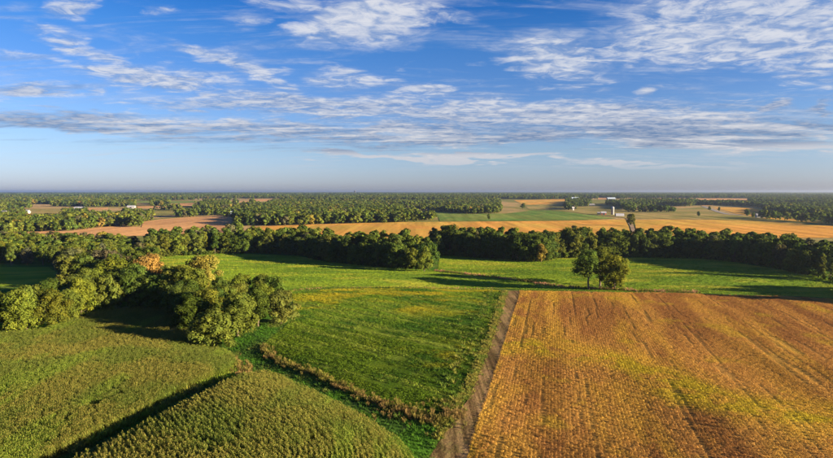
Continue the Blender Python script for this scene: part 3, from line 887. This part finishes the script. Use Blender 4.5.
# distinct near trees
for (px, py, k, h, wd, tn, lb) in [
        (213, 350.5, NEAR[4], 12.5, 1.25, 'olive green', 'rounded leafy tree at the tip of the wood where the corn meets the grass waterway'),
        (238, 337, NEAR[2], 14.0, 1.1, 'green', 'green tree behind the rounded tree at the tip of the near wood'),
        (258, 327, NEAR[1], 13.5, 1.1, 'dark green', 'dark green tree in the near wood beside the brown flecked end tree'),
        (281, 324, NEAR[4], 12.0, 1.25, 'olive green', 'olive brown flecked tree at the end of the near wood facing the wedge field'),
        (203, 300, NEAR[0], 19.5, 1.15, 'golden yellow', 'golden yellow autumn tree rising over the near wood'),
        (150, 303, NEAR[0], 20.5, 1.0, 'orange tan', 'orange tan autumn tree rising over the woodland beside the corn')]:
    x, y = G(px, py); tree(x, y, k, h, tn, lb, None, wd); TAKEN.append((x, y, 6.5))
GA = {'green': 4, 'olive green': 4, 'yellow green': 2, 'dark green': 2}
LB1 = '{{size}} {} tree in the wood along the far edge of the corn'
row([(-60, 343), (0, 338.5), (42, 335), (64, 326), (85, 318)], NEAR, (12, 16), {'olive green': 3, 'yellow green': 3, 'green': 2}, 6.5, 0, LB1, '{} trees along the corn edge', 1)
row([(-60, 343), (0, 338.5), (42, 335), (64, 326), (85, 318)], NEAR, (13, 17), GA, 7.0, 7.5, LB1, '{} trees along the corn edge')
row([(90, 316), (130, 312), (172, 312)], NEAR, (12, 16), {'dark green': 3, 'green': 3}, 6.5, 2, LB1, '{} trees along the corn edge')
row([(90, 316), (130, 312), (172, 312), (188, 318)], NEAR, (14, 18), GA, 7.0, 9, LB1, '{} trees along the corn edge')
row([(-40, 343), (42, 335), (90, 316), (130, 312), (180, 312)], NEAR, (14, 17), GA, 8.0, 18, LB1, '{} trees along the corn edge')
LB2 = '{{size}} {} tree in the near wood between corn and grass waterway'
row([(172, 313), (182, 322), (192, 336)], NEAR, (11, 14), {'dark green': 3, 'green': 3}, 5.5, 1, LB2, '{} trees of the near wood', gap=4.5, wide=(1.05, 1.3))
row([(190, 338), (205, 330), (235, 318), (268, 315)], NEAR, (11, 14), {'dark green': 2, 'green': 3, 'olive green': 2}, 5.5, 2, LB2, '{} trees of the near wood', wide=(1.05, 1.3), gap=4.6)
row([(188, 318), (220, 312), (255, 308), (283, 312)], NEAR, (12, 15), GA, 7.0, 4, LB2, '{} trees of the near wood')
n_near = NTREE[0]

# --- left middle wood
LB3 = '{{size}} {} tree in the broad wood behind the small shaded meadow'
MIDW = GP([(-30, 266), (48, 266), (60, 276), (62, 292), (150, 292), (158, 262), (150, 256), (120, 247), (-30, 244)])
P = np.array(MIDW)
cand = []
for gx_ in np.arange(P[:, 0].min(), P[:, 0].max(), 9.0):
    for gy_ in np.arange(P[:, 1].min(), P[:, 1].max(), 9.0):
        cand.append((gx_ + random.uniform(-3, 3), gy_ + random.uniform(-3, 3)))
cand = [c for c in cand if inside(c[0], c[1], MIDW)]
cand.sort(key=lambda c: c[1])
for x, y in cand:
    if free(x, y, 6.5) and NTREE[0] < n_near + 88:
        tn = pick({'green': 3, 'olive green': 4, 'yellow green': 3, 'dark green': 2, 'greyish green': 1})
        tree(x, y, random.choice(MID), random.uniform(13, 17) - 3.0 * float(sstep(250, 330, y)), tn, LB3.format(tn), tn + ' trees of the broad wood', random.uniform(.9, 1.15))
        TAKEN.append((x, y, 6.5))
n_mid = NTREE[0]

# --- the long belt
B_FRONT = [(152, 257), (190, 255.5), (215, 254), (250, 253), (290, 254), (305, 256.5)]
B_PEN = [(310, 258), (330, 262), (370, 266), (400, 268.5), (428, 270)]
B_MID = [(437, 255.5), (480, 258), (520, 261), (543, 261.5), (556, 258), (600, 257), (640, 257.5), (700, 258.5)]
B_RIGHT = [(700, 258.5), (760, 265), (800, 273.5), (845, 285)]
TB = {'dark green': 4, 'green': 4, 'olive green': 3, 'yellow green': 1.5}
BELT = [(B_FRONT, (13, 17), TB), (B_PEN, (13, 17), {'dark green': 3, 'green': 4, 'olive green': 3}), (B_MID, (13, 20.5), TB), (B_RIGHT, (12, 19.5), {'dark green': 3, 'green': 5, 'olive green': 3, 'yellow green': 1, 'greyish green': 1})]
x, y = G(541, 262.3); tree(x, y, MID[4], 12.5, 'golden yellow', 'pale yellow tree standing out in front of the long woodland belt', None, .8); TAKEN.append((x, y, 6))
x, y = G(424, 271.3); tree(x, y, MID[2], 14.5, 'yellow green', 'yellow green tree at the tip of the woodland spur by the ditch', None, 1.0); TAKEN.append((x, y, 6))
x, y = G(790, 258); tree(x, y, MID[3], 18.5, 'golden yellow', 'yellow autumn tree among the dark crowns at the right of the belt', None, 1.2); TAKEN.append((x, y, 6))
WHERE = ['belt between broad wood and spur', 'wooded spur reaching the ditch', 'belt beyond the field clump', 'belt round the shaded meadow']
for k, (pl, hr, tb) in enumerate(BELT):
    row(pl, MID, hr, tb, 7.0, 1.5, '{{size}} {} tree, front row of ' + WHERE[k], '{} front trees, ' + WHERE[k], gap=5.2)
for k, (pl, hr, tb) in enumerate(BELT):
    row(pl, MID, (hr[0] + 1, hr[1] + 2), tb, 8.5, 10, '{{size}} {} tree, second row of ' + WHERE[k], '{} second row trees, ' + WHERE[k], gap=6)
n_belt = NTREE[0]

# --- single trees and bushes far out in the open fields
SOLO = [(489, 220, 11, 1.0, 'green', 'round green tree alone at the lower edge of the far green pasture'),
        (631, 226, 17, .8, 'olive green', 'tall tree beside the dirt lane leading to the white arched barn'),
        (698.5, 217, 10, .9, 'dark green', 'small dark tree alone in the far olive pasture'),
        (709.5, 211.5, 12, 1.1, 'green', 'round green tree beside the far road'),
        (719, 212, 11, 1.0, 'dark green', 'dark tree on the bend of the far road'),
        (747, 217, 14, 1.0, 'dark green', 'dark tree at the head of the far hedge beyond the road'),
        (753, 218, 10, .9, 'green', 'low tree next to the dark one at the head of the far hedge'),
        (523, 210, 17, 1.3, 'dark green', 'dark green tree standing off the end of the long far wood')]
for px, py, h, wd, tn, lb in SOLO:
    x, y = G(px, py); tree(x, y, random.choice(MID), h, tn, lb, None, wd, 'field_tree')
x, y = G(574, 229); tree(x, y, MID[4], 4.5, 'dark green', 'low dark bush alone in the far orange field', None, 2.0, 'bush')

# --- the rest of the woods as masses
def far_proto(seed, Ht, Rd, nl, n, leaf):
    L, lobes = crown(seed, Ht, Rd, .03, nl, n, leaf)
    v = [Vector(p) for p in L.v]; f = list(L.f); c = list(L.c)
    k = len(v); tv, tf = [], []
    tube(tv, tf, [Vector((0, 0, -.3)), Vector((0, 0, Ht * .5))], [.35, .15], 4)
    v += tv; f += [tuple(i + k for i in q) for q in tf]; c += [(1.2, .8, .9, 1)] * len(tv)
    return proto('tree_shapes', v, f, c, LEAF_S)
TINTL = np.array([TINTS[k] for k in ('dark green', 'green', 'olive green', 'yellow green', 'greyish green', 'golden yellow', 'orange tan')])
def wood(name, x, y, hrange, w, protos, h0, label, wide=1.0):
    n = len(x)
    pk = rng.choice(len(TINTL), n, p=np.array(w) / sum(w))
    c = TINTL[pk] * rng.uniform(.85, 1.2, (n, 1))
    h = rng.uniform(hrange[0], hrange[1], n) / h0
    ws = h * rng.uniform(.9, 1.25, n) * wide
    scatter(name, np.stack([x, y, hgt(x, y) - .1], 1), rng.uniform(0, 6.28, n), np.stack([ws, ws, h], 1), rng.integers(0, len(protos), n), c, protos, label, 'woodland')

# rows behind the belt and the wood beyond the frame's right side that shades the meadow
def belt_fill():
    pts = []
    for pl, hr, tb in BELT:
        P = GP(pl)
        for (ax, ay), (bx, by) in zip(P[:-1], P[1:]):
            l = math.hypot(bx - ax, by - ay)
            for t in np.arange(0, l, 8.0):
                for dep in (19, 28, 37, 46, 55):
                    x = ax + (bx - ax) * t / l; y = ay + (by - ay) * t / l; dd = math.hypot(x, y)
                    pts.append((x + x / dd * dep + random.uniform(-3, 3), y + y / dd * dep + random.uniform(-3, 3)))
    n_belt_pts = len(pts)
    for gx_ in np.arange(186, 300, 7.5):
        for gy_ in np.arange(180, 300, 7.5):
            x = gx_ + random.uniform(-2, 2); y = gy_ + random.uniform(-2, 2)
            if x > 0.78 * y + 11 and x < 232 and 216 - (x - 180) * .34 < y < 252: pts.append((x, y))
    shelter.extend(p for p in pts[n_belt_pts:] if free(p[0], p[1], 5.5))
    pts = pts[:n_belt_pts]
    out = []
    for p in pts:
        if free(p[0], p[1], 5.5):
            out.append(p); TAKEN.append((p[0], p[1], 5.5))
    return np.array(out).T
shelter = []
bx_, by_ = belt_fill()
MP = [far_proto(401 + i, 17, 5.2, 14, 900, .85) for i in range(5)]
wood('woodland', bx_, by_, (14, 20), (5, 4, 2, 1.5, .5, .1, 0), MP, 17, 'deep rows of trees behind the front of the long woodland belt')

bk = np.array([c for c in cand if free(c[0], c[1], 6.0)]).T
wood('woodland', bk[0], bk[1], (10, 14), (3, 4, 4, 3, 1, .2, 0), [far_proto(411 + i, 17, 5.2, 14, 900, .85) for i in range(4)], 17, 'back rows of the broad wood behind the small shaded meadow', 1.25)

sh = np.array(shelter).T
wood('woodland', sh[0], sh[1], (11, 14.5), (4, 4, 3, 1, .5, 0, 0), [far_proto(405 + i, 17, 5.2, 14, 900, .85) for i in range(3)], 17, 'lower wood closing the soybean field beyond the shaded meadow', 1.2)
# brush at the foot of the woodland belt
ub = []
for pl, hr, tb in BELT:
    x, y = along(GP(pl), 1.6, 1.4, 1); ub.append((x, y))
x, y = np.concatenate([q[0] for q in ub]), np.concatenate([q[1] for q in ub])
wood('understorey_brush', x, y, (1.6, 4.8), (4, 4, 3, 1.5, 1, .1, .1), [far_proto(415 + i, 4, 2.0, 9, 260, .30) for i in range(3)], 4, 'low ragged brush along the foot of the woodland belt', 1.1)

# far woods: every place that is not open land in the photograph
ELLP = [pp for _, _, pp in FAR]
ELLP += [[(500, 199.5), (750, 198.3), (833, 206), (850, 240), (560, 240), (500, 226)]]
EXTRA = [  # woods inside the open right half: outlines of their ground
    [(626, 211), (640, 207.5), (655, 206), (690, 206.5), (700, 204), (694, 202), (640, 201.5), (615, 204), (620, 208)],
    [(696, 205.4), (735, 205.6), (770, 208.6), (775, 207), (740, 204.4), (705, 203.8)],
    [(764, 213.2), (790, 215.8), (833, 219.8), (860, 222), (860, 206), (833, 205.6), (800, 206.6), (772, 208)],
    [(750, 203.6), (840, 205), (860, 206.5), (860, 201), (800, 201), (748, 200)],
    [(566, 207.0), (578, 206.8), (590, 206.4), (592, 203.4), (584, 201.2), (566, 202.2)],
    [(564, 209.5), (570, 210.5), (576, 210), (574, 207.5), (565, 207.5)],
    [(607, 205.6), (625, 206.8), (640, 206.4), (625, 203.4), (607, 203.6)],
    [(760, 218.4), (800, 221.9), (850, 226.2), (850, 225.8), (800, 221.3), (760, 218)],
    [(626, 212), (640, 212.2), (676, 212.4), (676, 211.6), (640, 211.4)],
    [(400, 220.3), (434, 220.8), (434, 219.2), (400, 218.5)],
]
EXW = [GP(p) for p in EXTRA]
def far_points():
    xs, ys = [], []
    for lo, hi, sp in ((560, 1000, 9.5), (1000, 1700, 11.0), (1700, 3200, 14.0)):
        gy_, gx_ = np.meshgrid(np.arange(lo, hi, sp), np.arange(-.86 * hi, .86 * hi, sp), indexing='ij')
        gx_ = gx_.ravel() + rng.uniform(-.42, .42, gx_.size) * sp; gy_ = gy_.ravel() + rng.uniform(-.42, .42, gy_.size) * sp
        ok = np.abs(gx_) < gy_ * .80 + 40
        xs.append(gx_[ok]); ys.append(gy_[ok])
    return np.concatenate(xs), np.concatenate(ys)
fx_, fy_ = far_points()
h_ = 12.0 + 5 * vnoise(fx_ / 90, fy_ / 90, 301)
zb = hgt(fx_, fy_)
ok = np.ones(len(fx_), bool)
for k in (0.02, .35, .7, .95):
    px_, py_ = proj(fx_, fy_, zb + h_ * k)
    for pp in ELLP:
        ok &= ~inside(px_, py_, pp)
for dist in (25, 50):      # keep the sun on most of the small strips
    sx_, sy_ = fx_ - sdir.x * dist, fy_ - sdir.y * dist
    px_, py_ = proj(sx_, sy_, hgt(sx_, sy_))
    for pp in ELLP[10:-1]:
        ok &= ~(inside(px_, py_, pp) & (rng.random(len(fx_)) < .75))
px_, py_ = proj(fx_, fy_, zb)
ok &= ~((py_ > 226) & (px_ > 240))
ok &= ~((px_ < 245) & (fbm(fx_ / 170, fy_ / 75, 311, 3) < .50) & (fy_ > 640))     # thinner, hedge-like tree cover on the left
ok &= ~((fbm(fx_ / 300, fy_ / 170, 312, 3) < .36 + .15 * sstep(1500, 2200, fy_)) & (fy_ > 1300))
exm = np.zeros(len(fx_), bool)
for w in EXW:
    exm |= inside(fx_, fy_, w)
ok |= exm
fx_, fy_ = fx_[ok], fy_[ok]
FP = [far_proto(421 + i, 15, 5.6, 9, 170, 1.7) for i in range(5)]
side = proj(fx_, fy_, hgt(fx_, fy_))[0]
WSET = [(side < 245, 'woodland', 'scattered autumn trees and hedges between the small fields left of the long far wood', (2.5, 4, 5, 4, .8, .4, .1)),
        ((side >= 245) & (side < 545), 'woodland', 'long far wood behind the orange stubble field', (3.5, 4, 4, 2.2, .5, .3, .08)),
        (side >= 545, 'woodland', 'dark woods and hedges around the far farmstead and road', (6, 4, 2, .8, .4, .1, .02))]
for m, nm, lb, wt in WSET:
    wood(nm, fx_[m], fy_[m], (11, 17), wt, [p if i == 0 else p for i, p in enumerate(FP)], 15, lb, 1.05)
n_far = len(fx_)
# the forest that closes the horizon
xs, ys = [], []
for lo, hi, sp in ((3000, 5000, 26.0), (5000, 8000, 42.0), (8000, 13500, 75.0)):
    gy_, gx_ = np.meshgrid(np.arange(lo, hi, sp), np.arange(-.84 * hi, .84 * hi, sp), indexing='ij')
    gx_ = gx_.ravel() + rng.uniform(-.45, .45, gx_.size) * sp; gy_ = gy_.ravel() + rng.uniform(-.45, .45, gy_.size) * sp
    k = (np.abs(gx_) < gy_ * .79) & ((fbm(gx_ / 600, gy_ / 330, 321, 3) > .44) | (gy_ > 4600))
    xs.append(gx_[k]); ys.append(gy_[k])
xs, ys = np.concatenate(xs), np.concatenate(ys)
HP = [far_proto(441 + i, 15, 9.5, 8, 90, 2.8) for i in range(3)]
scl = np.where(ys < 5000, 1.6, np.where(ys < 8000, 2.6, 4.2))
n = len(xs)
c = TINTL[rng.choice(4, n, p=(.65, .27, .08, .0))] * rng.uniform(.8, 1.15, (n, 1))
h = rng.uniform(.85, 1.2, n)
scatter('horizon_forest', np.stack([xs, ys, hgt(xs, ys) - .2], 1), rng.uniform(0, 6.28, n), np.stack([scl * h, scl * h, h], 1), rng.integers(0, 3, n), c, HP,
        'dark blue green forest closing the horizon', 'forest')

# ------------------------------------------------------------------ farm buildings, far off
WHITE = mat_plain('white_paint', (0.24, 0.24, 0.25), .5, .1, .3)
ROOFB = mat_plain('blue_metal_roof', (0.30, 0.38, 0.50), .4, .15, .3)
ROOFG = mat_plain('grey_roof', (0.22, 0.22, 0.24), .6, .2, .4)
REDW = mat_plain('red_paint', (0.42, 0.055, 0.045), .6, .2, .4)
ROOFW = mat_plain('white_metal_roof', (0.30, 0.31, 0.35), .4, .1, .3)
CONC = mat_plain('silo_concrete', (0.20, 0.195, 0.195), .8, .15, .4)
DARK = mat_plain('dark_opening', (0.03, 0.03, 0.035), .5, .1, 1.0)
STEEL = mat_plain('dark_steel', (0.05, 0.055, 0.07), .5, .2, .4)

def boxm(x0, x1, y0, y1, z0, z1):
    v = [(x0, y0, z0), (x1, y0, z0), (x1, y1, z0), (x0, y1, z0), (x0, y0, z1), (x1, y0, z1), (x1, y1, z1), (x0, y1, z1)]
    f = [(0, 3, 2, 1), (4, 5, 6, 7), (0, 1, 5, 4), (1, 2, 6, 5), (2, 3, 7, 6), (3, 0, 4, 7)]
    return v, f

def root(name, px, py, rz, label, cat, group=None):
    x, y = G(px, py)
    e = bpy.data.objects.new(name, None); e.location = (x, y, float(hgt(x, y)) + .3); e.rotation_euler = (0, 0, rz)
    COL.objects.link(e); tag(e, label, cat, group)
    return e

def gabled(name, px, py, rz, L, Wd, hw, hr, wall, roof, label, cat='barn', doors=2, wins=3):
    e = root(name, px, py, rz, label, cat)
    a, b = L / 2, Wd / 2
    v = [(-a, -b, -1), (a, -b, -1), (a, b, -1), (-a, b, -1), (-a, -b, hw), (a, -b, hw), (a, b, hw), (-a, b, hw), (-a, 0, hr), (a, 0, hr)]
    f = [(0, 1, 5, 4), (2, 3, 7, 6), (1, 2, 6, 9, 5), (3, 0, 4, 8, 7)]
    link('wall', new_mesh('wall', v, f, wall), e)
    o = .8; sl = (hr - hw) / b
    zb_ = hw - o * sl
    v = [(-a - o, -b - o, zb_ + .05), (a + o, -b - o, zb_ + .05), (a + o, 0, hr + .05), (-a - o, 0, hr + .05), (-a - o, b + o, zb_ + .05), (a + o, b + o, zb_ + .05)]
    v += [(p[0], p[1], p[2] + .35) for p in v]
    f = [(0, 3, 2, 1), (3, 4, 5, 2), (6, 7, 8, 9), (9, 8, 11, 10), (0, 1, 7, 6), (4, 10, 11, 5), (0, 6, 9, 3), (3, 9, 10, 4), (1, 2, 8, 7), (2, 5, 11, 8)]
    link('roof', new_mesh('roof', v, f, roof), e)
    for i in range(doors):
        c = -a + L * (i + .5) / max(doors, 1)
        link('door', new_mesh('door', *boxm(c - 2, c + 2, -b - .12, -b + .1, 0, min(hw * .8, 4)), DARK), e)
    for i in range(wins):
        c = -a + L * (i + 1) / (wins + 1) + 1.1
        link('window', new_mesh('window', *boxm(c - .8, c + .8, -b - .08, -b + .1, hw * .55, hw * .82), DARK), e)
    return e

gabled('house', 575, 199.8, .1, 30, 14, 5, 10, STEEL, ROOFB, 'blue roofed farm building among trees on the far rise', 'barn', 1, 3)
gabled('machine_shed', 589.5, 206.2, -.1, 26, 11, 4, 6.5, STEEL, ROOFG, 'long low grey shed beside the dark trees of the far farmstead', 'shed', 3, 0)
gabled('barn', 611, 199.6, .1, 34, 14, 4, 8.5, STEEL, ROOFB, 'pale blue roofed barn at the end of the far dark wood', 'barn', 2, 0)
gabled('barn', 603.5, 214.8, -.15, 8, 7, 3.2, 5.5, REDW, ROOFW, 'small red barn with a white roof near the silo', 'barn', 1, 1)
gabled('machine_shed', 598.8, 214.5, -.15, 5, 6, 2.8, 4.0, STEEL, ROOFG, 'small dark shed touching the red barn', 'shed', 1, 0)
gabled('farmhouse', 573, 210.3, .2, 4, 4, 5, 7.5, WHITE, ROOFG, 'narrow white farmhouse beside a tree in the far olive pasture', 'house', 0, 2)
gabled('barn', 80, 210.3, .05, 20, 12, 4.5, 7.5, WHITE, ROOFW, 'long white roofed barn among trees left of the far tan strip', 'barn', 2, 0)
gabled('farmhouse', 4.5, 216.8, -.3, 9, 8, 7, 10.5, WHITE, ROOFG, 'white farmhouse with a grey roof farthest from the tan field', 'house', 1, 2)
gabled('farmhouse', 20, 216.2, -.3, 7, 7, 6.5, 9.5, WHITE, ROOFB, 'white house with a bluish roof between two other white houses', 'house', 1, 2)
gabled('farmhouse', 27.5, 216.2, -.2, 7, 7, 8, 11, WHITE, ROOFW, 'tall narrow white house with a white roof beside the olive stubble strip', 'house', 0, 2)
gabled('barn', 131.5, 208.6, .1, 17, 10, 4.5, 7, WHITE, ROOFW, 'pale barn with white roof among trees by a tan strip', 'barn', 1, 1)
gabled('barn', 232.5, 216.5, .4, 9, 8, 5, 9, STEEL, ROOFB, 'dark barn with a blue roof half hidden in trees by the tan field', 'barn', 1, 0)
gabled('house', 761, 217.8, -.2, 15, 9, 3.6, 6.2, WHITE, ROOFG, 'low pale house in the orange field beside the far hedge', 'house', 1, 2)
# arched white barn
e = root('arched_barn', 619.5, 216.2, -.12, 'white arched barn beside the tall silo', 'barn')
v, f = [], []
N = 10; Lh = 7.0; Rr = 4.4
for i in range(N + 1):
    a = math.pi * i / N
    for xx in (-Lh, Lh): v.append((xx, -math.cos(a) * Rr, math.sin(a) * Rr * 1.05))
f = [(2 * i, 2 * i + 1, 2 * i + 3, 2 * i + 2) for i in range(N)]
link('roof', new_mesh('roof', v, f, ROOFW, True), e)
v2 = [(s * (Lh - .3), -math.cos(math.pi * i / N) * Rr * .97, math.sin(math.pi * i / N) * Rr * 1.01) for s in (-1, 1) for i in range(N + 1)]
link('wall', new_mesh('wall', v2, [tuple(range(N, -1, -1)), tuple(range(N + 1, 2 * N + 2))], WHITE), e)
link('door', new_mesh('door', *boxm(-Lh + .1, -Lh + .25, -2, 2, 0, 3.6), DARK), e)
# silo
e = root('silo', 612.6, 214.8, 0, 'tall pale silo with a domed cap beside the white arched barn', 'silo')
v, f = [], []
tube(v, f, [Vector((0, 0, -.5)), Vector((0, 0, 12.5))], [2.6, 2.6], 14)
link('body', new_mesh('body', v, f, CONC, True), e)
v, f = [], []
tube(v, f, [Vector((0, 0, 12.5)), Vector((0, 0, 13.6)), Vector((0, 0, 14.5)), Vector((0, 0, 14.9))], [2.75, 2.3, 1.3, .1], 14)
link('cap', new_mesh('cap', v, f, ROOFW, True), e)
for zz in (2.5, 5, 7.5, 10):
    v, f = [], []
    tube(v, f, [Vector((0, 0, zz)), Vector((0, 0, zz + .25))], [2.66, 2.66], 14)
    link('hoop', new_mesh('hoop', v, f, STEEL), e)
# water tower on the horizon
x, y = G(355, 195.2)
e = bpy.data.objects.new('water_tower', None); e.location = (x, y, float(hgt(x, y))); COL.objects.link(e)
e.scale = (.7, .7, .85)
tag(e, 'tiny dark water tower breaking the flat horizon', 'tower')
v, f = [], []
tube(v, f, [Vector((0, 0, z)) for z in (32, 34, 39, 44, 46, 46.5)], [2, 9, 12, 12, 7, .5], 14)
link('tank', new_mesh('tank', v, f, STEEL, True), e)
for i in range(5):
    a = 6.2832 * i / 5; v, f = [], []
    tube(v, f, [Vector((math.cos(a) * 10, math.sin(a) * 10, -1)), Vector((math.cos(a) * 8, math.sin(a) * 8, 36))], [.9, .9], 6)
    link('leg', new_mesh('leg', v, f, STEEL), e)
v, f = [], []
tube(v, f, [Vector((0, 0, -1)), Vector((0, 0, 33))], [1.4, 1.4], 8)
link('riser_pipe', new_mesh('riser_pipe', v, f, STEEL), e)

# ------------------------------------------------------------------ the air
m, t = mat_base('haze_air')
pv = t.add('ShaderNodeVolumePrincipled')
pv.inputs['Color'].default_value = (0.68, 0.80, 1.0, 1)
pv.inputs['Density'].default_value = 8.0e-5
pv.inputs['Anisotropy'].default_value = 0.78
o = t.add('ShaderNodeOutputMaterial'); t.l.new(pv.outputs[0], o.inputs['Volume'])
lowest = float(gv[:, 2].min())
hz = link('haze', new_mesh('haze', *boxm(-16000, 16000, -1500, 16500, lowest - 1.0, 66.0), m))
tag(hz, 'thin blue haze hanging over the whole farmland', 'haze', kind='stuff')
print('TREES', n_near, n_mid, n_belt, NTREE[0], 'soy', n_soy, 'corn', n_corn, 'far', n_far, 'hor', n, 'belt', len(bx_), 'low', lowest)
